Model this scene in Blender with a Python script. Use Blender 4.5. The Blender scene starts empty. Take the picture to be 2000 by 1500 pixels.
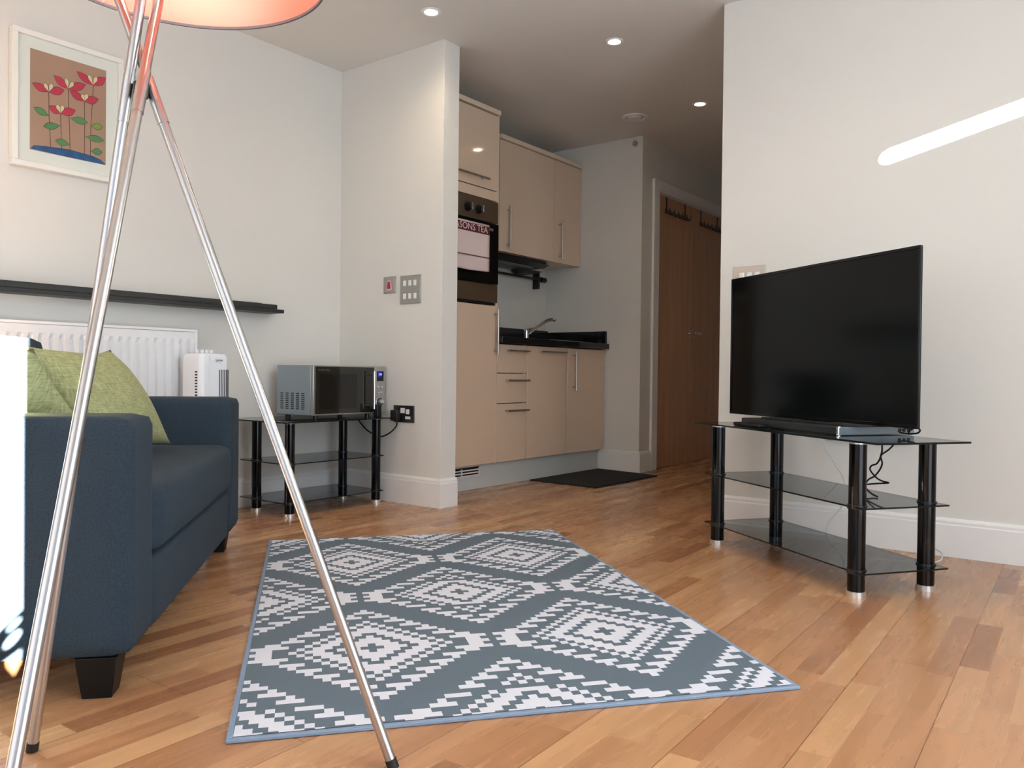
import bpy, bmesh, math, random
from mathutils import Vector, Matrix
from mathutils.geometry import tessellate_polygon
random.seed(4)
S = bpy.context.scene
COL = S.collection

# ---------------------------------------------------------------- camera
YAW, PITCH, ROLL = math.radians(37.279), math.radians(-0.682), math.radians(0.640)
CAM_Z = 0.66
fw = Vector((-math.sin(YAW)*math.cos(PITCH), math.cos(YAW)*math.cos(PITCH), math.sin(PITCH)))
rt = Vector((math.cos(YAW), math.sin(YAW), 0)); up = rt.cross(fw)
rt2 = math.cos(ROLL)*rt + math.sin(ROLL)*up; up2 = -math.sin(ROLL)*rt + math.cos(ROLL)*up
cd = bpy.data.cameras.new('camera'); cam = bpy.data.objects.new('camera', cd); COL.objects.link(cam)
cd.sensor_width = 36; cd.lens = 1588.46/2000*36; cd.clip_start = .02
m = Matrix((rt2, up2, -fw)).transposed().to_4x4(); m.translation = Vector((0, 0, CAM_Z)); cam.matrix_world = m
S.camera = cam

# ---------------------------------------------------------------- light
S.view_settings.view_transform = 'Standard'; S.view_settings.look = 'None'
S.view_settings.gamma = 1; S.view_settings.use_curve_mapping = False
S.view_settings.exposure = 0.62
w = bpy.data.worlds.new('world'); S.world = w; w.use_nodes = True
w.node_tree.nodes['Background'].inputs[0].default_value = (.55, .72, 1, 1)
w.node_tree.nodes['Background'].inputs[1].default_value = 1.0
def light(name, kind, loc, power, color, direction=None, **kw):
    l = bpy.data.lights.new(name, kind); l.energy = power; l.color = color
    for k, v in kw.items(): setattr(l, k, v)
    o = bpy.data.objects.new(name, l); COL.objects.link(o); o.location = loc
    if direction: o.rotation_euler = Vector(direction).to_track_quat('-Z', 'Y').to_euler()
    return o
EL = math.radians(12.6)
light('sun', 'SUN', (3, -1, 3), 190, (1, .93, .84), (-.926*math.cos(EL), .38*math.cos(EL), -math.sin(EL)), angle=.004)
light('window_daylight', 'AREA', (.86, 1.3, 1.15), 44, (.74, .87, 1), (-1, 0, 0), shape='RECTANGLE', size=1.8, size_y=3.0)
light('rear_window_daylight', 'AREA', (-.9, -1.45, 1.15), 17, (.74, .87, 1), (0, 1, 0), shape='RECTANGLE', size=2.8, size_y=1.9)

# ---------------------------------------------------------------- materials
def lin(c):
    return tuple(((v/255)/12.92 if v/255 <= .04045 else ((v/255+.055)/1.055)**2.4) for v in c) + (1,)
MATS = {}
def mat(name, rgb, rough=.5, metal=0, coat=0, emit=None, estr=0, noise=None, bump=0, bscale=200, alpha=None, trans=0, spec=None, aniso=0):
    if name in MATS: return MATS[name]
    M = bpy.data.materials.new(name); M.use_nodes = True; nt = M.node_tree; b = nt.nodes['Principled BSDF']
    b.inputs['Base Color'].default_value = lin(rgb); b.inputs['Roughness'].default_value = rough
    b.inputs['Metallic'].default_value = metal; b.inputs['Coat Weight'].default_value = coat; b.inputs['Coat Roughness'].default_value = .05
    if spec is not None: b.inputs['Specular IOR Level'].default_value = spec
    if trans: b.inputs['Transmission Weight'].default_value = trans
    if aniso: b.inputs['Anisotropic'].default_value = aniso
    if emit: b.inputs['Emission Color'].default_value = lin(emit); b.inputs['Emission Strength'].default_value = estr
    if alpha is not None: b.inputs['Alpha'].default_value = alpha
    if noise or bump:
        tc = nt.nodes.new('ShaderNodeTexCoord'); n = nt.nodes.new('ShaderNodeTexNoise')
        n.inputs['Scale'].default_value = bscale; n.inputs['Detail'].default_value = 4
        nt.links.new(tc.outputs['Object'], n.inputs['Vector'])
        if noise:
            mx = nt.nodes.new('ShaderNodeMix'); mx.data_type = 'RGBA'
            mx.inputs[6].default_value = lin(rgb); mx.inputs[7].default_value = lin(noise)
            r = nt.nodes.new('ShaderNodeValToRGB'); r.color_ramp.elements[0].position = .35; r.color_ramp.elements[1].position = .65
            nt.links.new(n.outputs['Fac'], r.inputs[0]); nt.links.new(r.outputs[0], mx.inputs[0]); nt.links.new(mx.outputs[2], b.inputs['Base Color'])
        if bump:
            bp = nt.nodes.new('ShaderNodeBump'); bp.inputs['Strength'].default_value = bump; bp.inputs['Distance'].default_value = .002
            nt.links.new(n.outputs['Fac'], bp.inputs['Height']); nt.links.new(bp.outputs[0], b.inputs['Normal'])
    MATS[name] = M; return M
PAINT = mat('wall_paint', (222, 220, 214), .55, bump=.08, bscale=90)
CEIL = mat('ceiling_paint', (228, 224, 218), .7, bump=.05, bscale=90)
GLOSSW = mat('satin_white_trim', (234, 234, 232), .3)
CREAM = mat('gloss_cream_laminate', (222, 198, 174), .07, coat=.5)
CARC = mat('cream_panel', (228, 210, 186), .3)
PLINTH = mat('plinth_white', (205, 210, 208), .35)
STEEL = mat('brushed_steel', (190, 186, 180), .32, metal=1, aniso=.4)
TUBE = mat('satin_steel_tube', (186, 184, 183), .28, metal=1)
CHROME = mat('chrome', (225, 225, 228), .07, metal=1)
DSTEEL = mat('dark_oven_steel', (158, 144, 128), .34, metal=1)
BLACKG = mat('black_gloss', (4, 4, 5), .1, spec=.3)
BLACKM = mat('black_satin', (14, 14, 15), .35)
BLACKR = mat('black_rubber', (12, 12, 12), .6)
GRANITE = mat('black_granite', (8, 8, 10), .12, noise=(18, 18, 20), bscale=300)
SCREEN = mat('tv_screen', (3, 5, 4), .13, spec=.22)
SHELFB = mat('black_brown_wood', (22, 27, 28), .45, noise=(17, 21, 22), bscale=25)
SOFA = mat('navy_weave', (39, 56, 69), .9, noise=(30, 45, 57), bscale=260, bump=.5)
GREEN = None
def weave_green():
    M = bpy.data.materials.new('green_linen_weave'); M.use_nodes = True; nt = M.node_tree; b = nt.nodes['Principled BSDF']
    b.inputs['Roughness'].default_value = .95
    tc = nt.nodes.new('ShaderNodeTexCoord'); fac = None
    for sc in ((40, 40, 420), (420, 40, 40)):
        mp = nt.nodes.new('ShaderNodeMapping'); mp.inputs['Scale'].default_value = sc
        n = nt.nodes.new('ShaderNodeTexNoise'); n.inputs['Scale'].default_value = 1; n.inputs['Detail'].default_value = 3
        nt.links.new(tc.outputs['Object'], mp.inputs[0]); nt.links.new(mp.outputs[0], n.inputs['Vector'])
        if fac is None: fac = n.outputs['Fac']
        else:
            mx = nt.nodes.new('ShaderNodeMath'); mx.operation = 'ADD'; nt.links.new(fac, mx.inputs[0]); nt.links.new(n.outputs['Fac'], mx.inputs[1]); fac = mx.outputs[0]
    h = nt.nodes.new('ShaderNodeMath'); h.operation = 'MULTIPLY'; h.inputs[1].default_value = .5; nt.links.new(fac, h.inputs[0])
    r = nt.nodes.new('ShaderNodeValToRGB'); e = r.color_ramp.elements
    e[0].position = .34; e[0].color = lin((124, 132, 88)); e[1].position = .68; e[1].color = lin((182, 184, 138))
    nt.links.new(h.outputs[0], r.inputs[0]); nt.links.new(r.outputs[0], b.inputs['Base Color'])
    bp = nt.nodes.new('ShaderNodeBump'); bp.inputs['Strength'].default_value = .4; bp.inputs['Distance'].default_value = .002
    nt.links.new(h.outputs[0], bp.inputs['Height']); nt.links.new(bp.outputs[0], b.inputs['Normal'])
    return M
GREEN = weave_green()
def wood_floor():
    M = bpy.data.materials.new('oak_strip_floor'); M.use_nodes = True; nt = M.node_tree; b = nt.nodes['Principled BSDF']; L = nt.links.new
    tc = nt.nodes.new('ShaderNodeTexCoord'); mp = nt.nodes.new('ShaderNodeMapping')
    mp.inputs['Rotation'].default_value = (0, 0, math.radians(-92.1)); mp.inputs['Location'].default_value = (.13, -.047, 0)
    L(tc.outputs['Object'], mp.inputs[0])
    br = nt.nodes.new('ShaderNodeTexBrick'); br.offset = .37; br.offset_frequency = 2; br.squash = 1.35; br.squash_frequency = 3
    br.inputs['Color1'].default_value = (0, 0, 0, 1); br.inputs['Color2'].default_value = (1, 1, 1, 1); br.inputs['Mortar'].default_value = (.5, .5, .5, 1)
    for k, v in {'Scale': 1, 'Mortar Size': .0006, 'Mortar Smooth': .2, 'Bias': 0, 'Brick Width': .40, 'Row Height': .06}.items(): br.inputs[k].default_value = v
    L(mp.outputs[0], br.inputs['Vector'])
    ramp = nt.nodes.new('ShaderNodeValToRGB'); el = ramp.color_ramp.elements
    cols = [(0, (148, 101, 68)), (.18, (174, 126, 88)), (.5, (185, 139, 99)), (.78, (200, 156, 112)), (1, (164, 114, 78))]
    el[0].color = lin(cols[0][1]); el[1].color = lin(cols[-1][1])
    for p_, c_ in cols[1:-1]: e = el.new(p_); e.color = lin(c_)
    L(br.outputs['Color'], ramp.inputs[0])
    mg = nt.nodes.new('ShaderNodeMapping'); mg.inputs['Scale'].default_value = (34, 2.2, 1); L(tc.outputs['Object'], mg.inputs[0])
    # shift the grain per strip so it does not run across the joints
    add = nt.nodes.new('ShaderNodeVectorMath'); add.operation = 'MULTIPLY_ADD'; L(br.outputs['Color'], add.inputs[0]); add.inputs[1].default_value = (7, 31, 13); L(mg.outputs[0], add.inputs[2])
    g = nt.nodes.new('ShaderNodeTexNoise'); g.inputs['Scale'].default_value = 1; g.inputs['Detail'].default_value = 5; g.inputs['Distortion'].default_value = .6; L(add.outputs[0], g.inputs['Vector'])
    gr = nt.nodes.new('ShaderNodeValToRGB'); gr.color_ramp.elements[0].position = .3; gr.color_ramp.elements[0].color = (.74, .69, .64, 1); gr.color_ramp.elements[1].position = .68; gr.color_ramp.elements[1].color = (1.06, 1.05, 1.04, 1)
    L(g.outputs['Fac'], gr.inputs[0])
    mul = nt.nodes.new('ShaderNodeMix'); mul.data_type = 'RGBA'; mul.blend_type = 'MULTIPLY'; mul.inputs[0].default_value = .5
    L(ramp.outputs[0], mul.inputs[6]); L(gr.outputs[0], mul.inputs[7])
    # board joint every third strip
    b3 = nt.nodes.new('ShaderNodeTexBrick'); b3.offset = .5
    b3.inputs['Color1'].default_value = b3.inputs['Color2'].default_value = (1, 1, 1, 1); b3.inputs['Mortar'].default_value = (.3, .22, .17, 1)
    for k, v in {'Scale': 1, 'Mortar Size': .0011, 'Mortar Smooth': .3, 'Brick Width': 2.2, 'Row Height': .18}.items(): b3.inputs[k].default_value = v
    L(mp.outputs[0], b3.inputs['Vector'])
    m2 = nt.nodes.new('ShaderNodeMix'); m2.data_type = 'RGBA'; m2.blend_type = 'MULTIPLY'; m2.inputs[0].default_value = .8
    L(mul.outputs[2], m2.inputs[6]); L(b3.outputs['Color'], m2.inputs[7])
    kn = nt.nodes.new('ShaderNodeTexVoronoi'); kn.inputs['Scale'].default_value = 2.3; L(tc.outputs['Object'], kn.inputs['Vector'])
    kr = nt.nodes.new('ShaderNodeValToRGB'); kr.color_ramp.elements[0].position = .012; kr.color_ramp.elements[0].color = (.35, .25, .2, 1); kr.color_ramp.elements[1].position = .035; L(kn.outputs['Distance'], kr.inputs[0])
    m3 = nt.nodes.new('ShaderNodeMix'); m3.data_type = 'RGBA'; m3.blend_type = 'MULTIPLY'; m3.inputs[0].default_value = .7; L(m2.outputs[2], m3.inputs[6]); L(kr.outputs[0], m3.inputs[7])
    L(m3.outputs[2], b.inputs['Base Color'])
    rr = nt.nodes.new('ShaderNodeMapRange'); rr.inputs['To Min'].default_value = .2; rr.inputs['To Max'].default_value = .34; L(g.outputs['Fac'], rr.inputs['Value']); L(rr.outputs[0], b.inputs['Roughness'])
    bp = nt.nodes.new('ShaderNodeBump'); bp.inputs['Strength'].default_value = .15; bp.inputs['Distance'].default_value = .001; L(b3.outputs['Color'], bp.inputs['Height']); L(bp.outputs[0], b.inputs['Normal'])
    return M
FLOOR = wood_floor()
def veneer(name, c1, c2):
    M = bpy.data.materials.new(name); M.use_nodes = True; nt = M.node_tree; b = nt.nodes['Principled BSDF']; L = nt.links.new
    tc = nt.nodes.new('ShaderNodeTexCoord'); mp = nt.nodes.new('ShaderNodeMapping'); mp.inputs['Scale'].default_value = (20, 20, 1.4); L(tc.outputs['Object'], mp.inputs[0])
    n = nt.nodes.new('ShaderNodeTexNoise'); n.inputs['Scale'].default_value = 1; n.inputs['Detail'].default_value = 4; L(mp.outputs[0], n.inputs['Vector'])
    r = nt.nodes.new('ShaderNodeValToRGB'); r.color_ramp.elements[0].color = lin(c1); r.color_ramp.elements[1].color = lin(c2); r.color_ramp.elements[0].position = .3; r.color_ramp.elements[1].position = .7
    L(n.outputs['Fac'], r.inputs[0]); L(r.outputs[0], b.inputs['Base Color']); b.inputs['Roughness'].default_value = .32
    return M
DOORW = veneer('beech_veneer_door', (188, 142, 106), (202, 156, 120))
RUGD = mat('rug_slate', (100, 115, 127), .95, noise=(84, 100, 112), bscale=600, bump=.6)
RUGW = mat('rug_ivory', (224, 227, 236), .95, noise=(210, 213, 224), bscale=600, bump=.6)
RUGB = mat('rug_binding', (128, 146, 168), .8, bump=.3, bscale=500)
MATB = mat('black_mat_pile', (14, 14, 15), .98, noise=(28, 28, 28), bscale=400, bump=.8)
def smoked():
    M = bpy.data.materials.new('smoked_black_glass'); M.use_nodes = True; nt = M.node_tree; nt.nodes.remove(nt.nodes['Principled BSDF'])
    t = nt.nodes.new('ShaderNodeBsdfTransparent'); t.inputs[0].default_value = (.11, .12, .12, 1)
    g = nt.nodes.new('ShaderNodeBsdfGlossy'); g.inputs['Roughness'].default_value = .03; g.inputs['Color'].default_value = (.9, .93, .95, 1)
    f = nt.nodes.new('ShaderNodeFresnel'); f.inputs[0].default_value = 1.52
    mx = nt.nodes.new('ShaderNodeMixShader'); nt.links.new(f.outputs[0], mx.inputs[0]); nt.links.new(t.outputs[0], mx.inputs[1]); nt.links.new(g.outputs[0], mx.inputs[2])
    nt.links.new(mx.outputs[0], nt.nodes['Material Output'].inputs[0]); return M
SMOKE = smoked()
EDGE = mat('glass_edge_dark', (10, 14, 14), .1)
def clear_glass():
    M = bpy.data.materials.new('clear_picture_glass'); M.use_nodes = True; nt = M.node_tree; nt.nodes.remove(nt.nodes['Principled BSDF'])
    t = nt.nodes.new('ShaderNodeBsdfTransparent'); g = nt.nodes.new('ShaderNodeBsdfGlossy'); g.inputs['Roughness'].default_value = .02
    f = nt.nodes.new('ShaderNodeFresnel'); f.inputs[0].default_value = 1.16
    mx = nt.nodes.new('ShaderNodeMixShader'); nt.links.new(f.outputs[0], mx.inputs[0]); nt.links.new(t.outputs[0], mx.inputs[1]); nt.links.new(g.outputs[0], mx.inputs[2])
    nt.links.new(mx.outputs[0], nt.nodes['Material Output'].inputs[0]); return M
PGLASS = clear_glass()
WHITEP = mat('white_plastic', (236, 242, 248), .3)
RADW = mat('radiator_enamel', (236, 238, 240), .28)

# ---------------------------------------------------------------- mesh helpers
class MB:
    def __init__(s): s.v = []; s.f = []; s.m = []
    def add(s, vs, fs, mi=0):
        o = len(s.v); s.v += [tuple(p) for p in vs]; s.f += [tuple(i+o for i in f) for f in fs]; s.m += [mi]*len(fs); return s
    def box(s, x0, x1, y0, y1, z0, z1, mi=0):
        return s.add([(x0,y0,z0),(x1,y0,z0),(x1,y1,z0),(x0,y1,z0),(x0,y0,z1),(x1,y0,z1),(x1,y1,z1),(x0,y1,z1)],
                     [(0,3,2,1),(4,5,6,7),(0,1,5,4),(1,2,6,5),(2,3,7,6),(3,0,4,7)], mi)
    def frust(s, x0,x1,y0,y1,z0, X0,X1,Y0,Y1,z1, mi=0):
        return s.add([(x0,y0,z0),(x1,y0,z0),(x1,y1,z0),(x0,y1,z0),(X0,Y0,z1),(X1,Y0,z1),(X1,Y1,z1),(X0,Y1,z1)],
                     [(0,3,2,1),(4,5,6,7),(0,1,5,4),(1,2,6,5),(2,3,7,6),(3,0,4,7)], mi)
    def cyl(s, a, b, r, r2=None, n=24, mi=0):
        a, b = Vector(a), Vector(b); r2 = r if r2 is None else r2; d = (b-a).normalized()
        x = d.orthogonal().normalized(); y = d.cross(x)
        vs = [a+r*(math.cos(t)*x+math.sin(t)*y) for t in [2*math.pi*i/n for i in range(n)]] + [b+r2*(math.cos(t)*x+math.sin(t)*y) for t in [2*math.pi*i/n for i in range(n)]]
        return s.add(vs, [(i,(i+1)%n,n+(i+1)%n,n+i) for i in range(n)]+[tuple(range(n))[::-1], tuple(range(n,2*n))], mi)
    def tube(s, pts, r, n=10, mi=0, sub=6):
        P = [Vector(p) for p in pts]; Q = []
        if sub > 1 and len(P) > 2:
            for i in range(len(P)-1):
                p0, p1, p2, p3 = P[max(i-1,0)], P[i], P[i+1], P[min(i+2,len(P)-1)]
                for k in range(sub):
                    t = k/sub; Q.append(.5*((2*p1)+(p2-p0)*t+(2*p0-5*p1+4*p2-p3)*t*t+(3*p1-p0-3*p2+p3)*t**3))
            Q.append(P[-1])
        else: Q = P
        ref = None; vs = []
        for i, q in enumerate(Q):
            d = (Q[min(i+1,len(Q)-1)]-Q[max(i-1,0)]).normalized()
            if ref is None: ref = d.orthogonal().normalized()
            x = (ref-ref.dot(d)*d).normalized(); ref = x; y = d.cross(x)
            vs += [q+r*(math.cos(2*math.pi*k/n)*x+math.sin(2*math.pi*k/n)*y) for k in range(n)]
        fs = [(i*n+k, i*n+(k+1)%n, (i+1)*n+(k+1)%n, (i+1)*n+k) for i in range(len(Q)-1) for k in range(n)]
        return s.add(vs, fs+[tuple(range(n))[::-1], tuple(range((len(Q)-1)*n, len(Q)*n))], mi)
    def lathe(s, prof, c=(0,0,0), n=40, mi=0, axis='z'):
        vs = []
        for r, z in prof:
            for k in range(n):
                t = 2*math.pi*k/n; a, b = r*math.cos(t), r*math.sin(t)
                p = (a, b, z) if axis == 'z' else ((z, a, b) if axis == 'x' else (a, z, b))
                vs.append((c[0]+p[0], c[1]+p[1], c[2]+p[2]))
        return s.add(vs, [(i*n+k, i*n+(k+1)%n, (i+1)*n+(k+1)%n, (i+1)*n+k) for i in range(len(prof)-1) for k in range(n)], mi)
    def prism(s, poly, fn, lo, hi, mi=0):
        n = len(poly); return s.add([fn(a, b, lo) for a, b in poly]+[fn(a, b, hi) for a, b in poly],
            [(i,(i+1)%n,n+(i+1)%n,n+i) for i in range(n)]+[tuple(range(n))[::-1], tuple(range(n,2*n))], mi)
    def sweep(s, prof, path, mi=0):
        # prof: (offset, z); path: list of ((x,y),(nx,ny)) mitre positions, profile is offset along n
        n = len(prof); vs = [(p[0]+q[0]*o, p[1]+q[1]*o, z) for p, q in path for o, z in prof]
        fs = [(i*n+k, i*n+(k+1)%n, (i+1)*n+(k+1)%n, (i+1)*n+k) for i in range(len(path)-1) for k in range(n)]
        return s.add(vs, fs+[tuple(range(n))[::-1], tuple(range((len(path)-1)*n, len(path)*n))], mi)
def build(name, mb, mats, parent=None, bevel=0, smooth=False, label=None, seg=2, sub=0):
    me = bpy.data.meshes.new(name); me.from_pydata(mb.v, [], mb.f)
    for mm in (mats if isinstance(mats, (list, tuple)) else [mats]): me.materials.append(mm)
    for p, i in zip(me.polygons, mb.m): p.material_index = i
    me.validate(); bm = bmesh.new(); bm.from_mesh(me); bmesh.ops.recalc_face_normals(bm, faces=bm.faces); bm.to_mesh(me); bm.free()
    o = bpy.data.objects.new(name, me); COL.objects.link(o)
    if parent: o.parent = parent
    if bevel:
        b = o.modifiers.new('bevel', 'BEVEL'); b.width = bevel; b.segments = seg; b.limit_method = 'ANGLE'; b.angle_limit = math.radians(40)
    if sub:
        q = o.modifiers.new('sub', 'SUBSURF'); q.levels = q.render_levels = sub
    if smooth or bevel:
        for p in me.polygons: p.use_smooth = True
        a = None
        try: me.set_sharp_from_angle(angle=math.radians(35 if not bevel else 60))
        except Exception: pass
    if label: o['label'] = label
    return o
def thing(name, label, cat, loc=(0,0,0), rotz=0, group=None):
    o = bpy.data.objects.new(name, None); COL.objects.link(o); o.empty_display_size = .05
    o.location = loc; o.rotation_euler = (0, 0, rotz); return tag(o, label, cat, group)
def tag(o, label, cat, group=None):
    o['label'] = label; o['category'] = cat
    if group: o['group'] = group
    return o
def struct(name, mb, m_, bevel=0, smooth=False):
    o = build(name, mb, m_, None, bevel, smooth); o['kind'] = 'structure'; return o
def text(name, s, size, mat_, parent, M, ext=.0003, label=None, stretch=1):
    c = bpy.data.curves.new(name, 'FONT'); c.body = s; c.size = size; c.extrude = ext; c.align_x = 'CENTER'; c.align_y = 'CENTER'
    t = bpy.data.objects.new(name+'_tmp', c); COL.objects.link(t); bpy.context.view_layer.update()
    me = bpy.data.meshes.new_from_object(t.evaluated_get(bpy.context.evaluated_depsgraph_get())); bpy.data.objects.remove(t)
    me.transform(M @ Matrix.Diagonal((stretch, 1, 1, 1))); me.materials.clear(); me.materials.append(mat_); me.name = name
    o = bpy.data.objects.new(name, me); COL.objects.link(o); o.parent = parent
    if label: o['label'] = label
    return o
def face_px(loc):   # text plane facing +X, reading along +Y
    return Matrix.Translation(loc) @ Matrix(((0,0,1,0),(1,0,0,0),(0,1,0,0),(0,0,0,1)))
def face_my(loc):   # facing -Y, reading along +X
    return Matrix.Translation(loc) @ Matrix(((1,0,0,0),(0,0,-1,0),(0,1,0,0),(0,0,0,1)))

# ---------------------------------------------------------------- room shell
H = 2.29
XL, XR, YR = -3.433, .90, -1.55         # left wall, right (window) wall, rear wall
YT = 3.402                              # wall behind the television
struct('floor', MB().box(-3.6, 1.0, -2.3, 7.2, -.05, 0), FLOOR)
struct('ceiling', MB().box(-3.6, 1.0, -2.3, 7.2, H, H+.05), CEIL)
struct('wall_left', MB().box(XL-.1, XL, YR, 2.956, 0, H), PAINT)
struct('wall_front', MB().box(XL-.1, -2.687, 2.956, 3.07, 0, H), PAINT, bevel=.002)
struct('wall_left', MB().box(-3.56, -3.45, 3.07, 4.935, 0, H), PAINT)
struct('wall_front', MB().box(-3.56, -2.663, 4.935, 5.05, 0, H), PAINT)
struct('wall_left', MB().box(-2.763, -2.663, 5.05, 5.175, 0, H).box(-2.763, -2.663, 6.405, 7.1, 0, H).box(-2.763, -2.663, 5.175, 6.405, 1.958, H), PAINT)
struct('wall_front', MB().box(-2.763, -1.3, 7.0, 7.1, 0, H), PAINT)
struct('wall_front', MB().box(-1.445, XR, YT, YT+.12, 0, H).box(-1.445, -1.33, YT+.12, 7.0, 0, H), PAINT, bevel=.002)
struct('wall_back', MB().box(XL-.1, XR+.1, YR-.1, YR, 0, H), PAINT)
# unseen window wall, holes shaped to throw sun on sofa and television wall
def ring(pts): return [Vector((0, y, z)) for y, z in pts]
outer = ring([(YR, 0), (YT+.1, 0), (YT+.1, H), (YR, H)])
sun_hole = ring([(-1.4, 1.715), (-.391, 1.715), (-.391, .822), (-.43, .79), (-.56, .68), (-1.4, .66)])
slit = [(2.722, 1.953), (2.713, 1.947), (2.709, 1.937), (2.707, 1.924), (2.709, 1.911), (2.713, 1.900), (2.720, 1.895), (3.38, 1.897), (3.38, 1.955)]
s1 = [(-.391, .798), (-.43, .775), (-.425, .765), (-.391, .785)]
def oval(c0, c1, a, b): return [(c0+a*math.cos(t), c1+b*math.sin(t)+.8*(a*math.cos(t))) for t in [i*math.pi/6 for i in range(12)]]
holes = [sun_hole, ring(slit), ring(oval(-.405, .795, .013, .006)), ring(oval(-.408, .767, .016, .010)), ring([(-.392, .745), (-.43, .722), (-.425, .695), (-.408, .678), (-.394, .70)])]
polys = [outer]+holes; tri = tessellate_polygon(polys); flat = [p for q in polys for p in q]
mb = MB(); mb.add([(XR, p.y, p.z) for p in flat], [tuple(t) for t in tri])
wr = struct('wall_right', mb, PAINT)

def baseboard(name, path):
    prof = [(0, 0), (.016, 0), (.016, .118), (.013, .122), (.013, .132), (.006, .142), (0, .142)]
    return struct(name, MB().sweep(prof, path), GLOSSW)
baseboard('baseboard_left', [((XL, YR), (1, 0)), ((XL, 2.956), (1, -1))])
baseboard('baseboard_front', [((XL, 2.956), (1, -1)), ((-2.687, 2.956), (1, -1)), ((-2.687, 3.07), (1, 0))])
baseboard('baseboard_front', [((-2.98, 4.935), (0, -1)), ((-2.663, 4.935), (1, -1)), ((-2.663, 5.083), (1, 0))])
baseboard('baseboard_front', [((-1.445, 7.0), (-1, 0)), ((-1.445, YT), (-1, -1)), ((XR, YT), (0, -1))])
baseboard('baseboard_right', [((XR, YR), (-1, 0)), ((XR, YT), (-1, 0))])
baseboard('baseboard_back', [((XL, YR), (0, 1)), ((XR, YR), (0, 1))])
# hall doors with casing
cs = MB()
cs.box(-2.7, -2.645, 5.085, 5.165, 0, 2.03).box(-2.7, -2.645, 6.415, 6.495, 0, 2.03).box(-2.7, -2.645, 5.165, 6.415, 1.965, 2.03)
cs.box(-2.70, -2.652, 5.165, 5.178, 0, 1.965).box(-2.70, -2.652, 6.402, 6.415, 0, 1.965).box(-2.70, -2.652, 5.178, 6.402, 1.955, 1.965)
struct('trim_1', cs, GLOSSW, bevel=.003)
d1 = struct('door_1', MB().box(-2.735, -2.69, 5.181, 5.784, .001, 1.952), DOORW, bevel=.002)
d2 = struct('door_2', MB().box(-2.735, -2.69, 5.788, 6.399, .001, 1.952), DOORW, bevel=.002)
h = MB().cyl((-2.69, 5.752, .985), (-2.682, 5.752, .985), .027, n=28).cyl((-2.685, 5.752, .985), (-2.64, 5.752, .985), .009).tube([(-2.64, 5.752, .985), (-2.632, 5.76, .985), (-2.632, 5.80, .987), (-2.636, 5.85, .984)], .0085)
build('door_handle', h, CHROME, d1, smooth=True)
HK = BLACKM
def hook_rack(y0, y1, label):
    t = thing('over_door_hooks', label, 'door hooks', (-2.69, (y0+y1)/2, 1.85), group='over-door hook racks')
    a = (y1-y0)/2; f = MB()
    for y in (-a+.035, a-.035): f.box(.001, .003, y-.009, y+.009, .0, .1)
    f.tube([(.012, -a, 0), (.012, a, 0)], .003, sub=1).tube([(.012, -a, -.02), (.012, a, -.02)], .003, sub=1)
    for y in (-a, a): f.tube([(.012, y, 0), (.012, y, -.02)], .003, sub=1)
    build('frame', f, HK, t)
    for k in range(6):
        y = -a+.012+k*(2*a-.024)/5
        build('hook', MB().tube([(.008, y, .012), (.012, y, -.012), (.03, y, -.018), (.04, y, .004)], .004).lathe([(0, -.006), (.006, 0), (0, .006)], (.04, y, .008), 10), HK, t, smooth=True)
hook_rack(5.315, 5.69, 'dark metal hook rack over the left hall door')
hook_rack(5.905, 6.29, 'dark metal hook rack over the right hall door, partly cut off by the wall')
tag(build('wall_sensor', MB().lathe([(0, 0), (.02, 0), (.02, .008), (.012, .016), (0, .016)], (-2.72, 4.935, 2.245), 20, axis='y').add([], []), mat('beige_plastic', (176, 150, 116), .5)), 'small beige round sensor on the wall just under the hall ceiling', 'sensor')
bpy.data.objects['wall_sensor'].scale = (1, 1, 1)
bpy.data.objects['wall_sensor'].data.transform(Matrix.Translation((0, 4.935, 0)) @ Matrix.Diagonal((1, -1, 1, 1)) @ Matrix.Translation((0, -4.935, 0)))

# ---------------------------------------------------------------- ceiling fittings
GLOW = mat('lamp_glow', (255, 240, 215), .5, emit=(255, 236, 205), estr=22)
def downlight(x, y, label, power):
    t = thing('downlight', label, 'ceiling light', (x, y, H), group='recessed ceiling downlights')
    build('bezel', MB().lathe([(.030, 0), (.030, -.004), (.040, -.005), (.046, 0)], n=36), GLOSSW, t, smooth=True)
    build('bulb', MB().lathe([(0, -.007), (.018, -.006), (.031, -.002), (.031, 0)], n=30), GLOW, t, smooth=True)
    l = light('downlight_beam', 'SPOT', (x, y, H-.02), power, (1, .80, .58), (0, 0, -1), spot_size=math.radians(150), spot_blend=1, shadow_soft_size=.03)
downlight(-2.537, 2.70, 'glowing recessed downlight nearest the pillar wall', 7)
downlight(-2.033, 3.464, 'glowing recessed downlight in the middle of the three in view', 4.5)
downlight(-2.078, 4.553, 'glowing recessed downlight nearest the hall doors', 3.5)
for x, y in ((-2.5, .6), (-.7, .8), (-.9, 2.4)):
    light('living_downlight', 'SPOT', (x, y, H-.02), 11, (1, .82, .62), (0, 0, -1), spot_size=math.radians(150), spot_blend=1, shadow_soft_size=.03)
t = thing('ceiling_vent', 'round white extractor vent on the kitchen ceiling', 'vent', (-2.515, 4.552, H))
build('rim', MB().lathe([(.055, 0), (.055, -.004), (.066, -.010), (.078, -.007), (.08, 0)], n=44), GLOSSW, t, smooth=True)
build('disc', MB().lathe([(0, -.012), (.040, -.012), (.046, -.007), (.046, 0)], n=40), GLOSSW, t, smooth=True)

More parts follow.
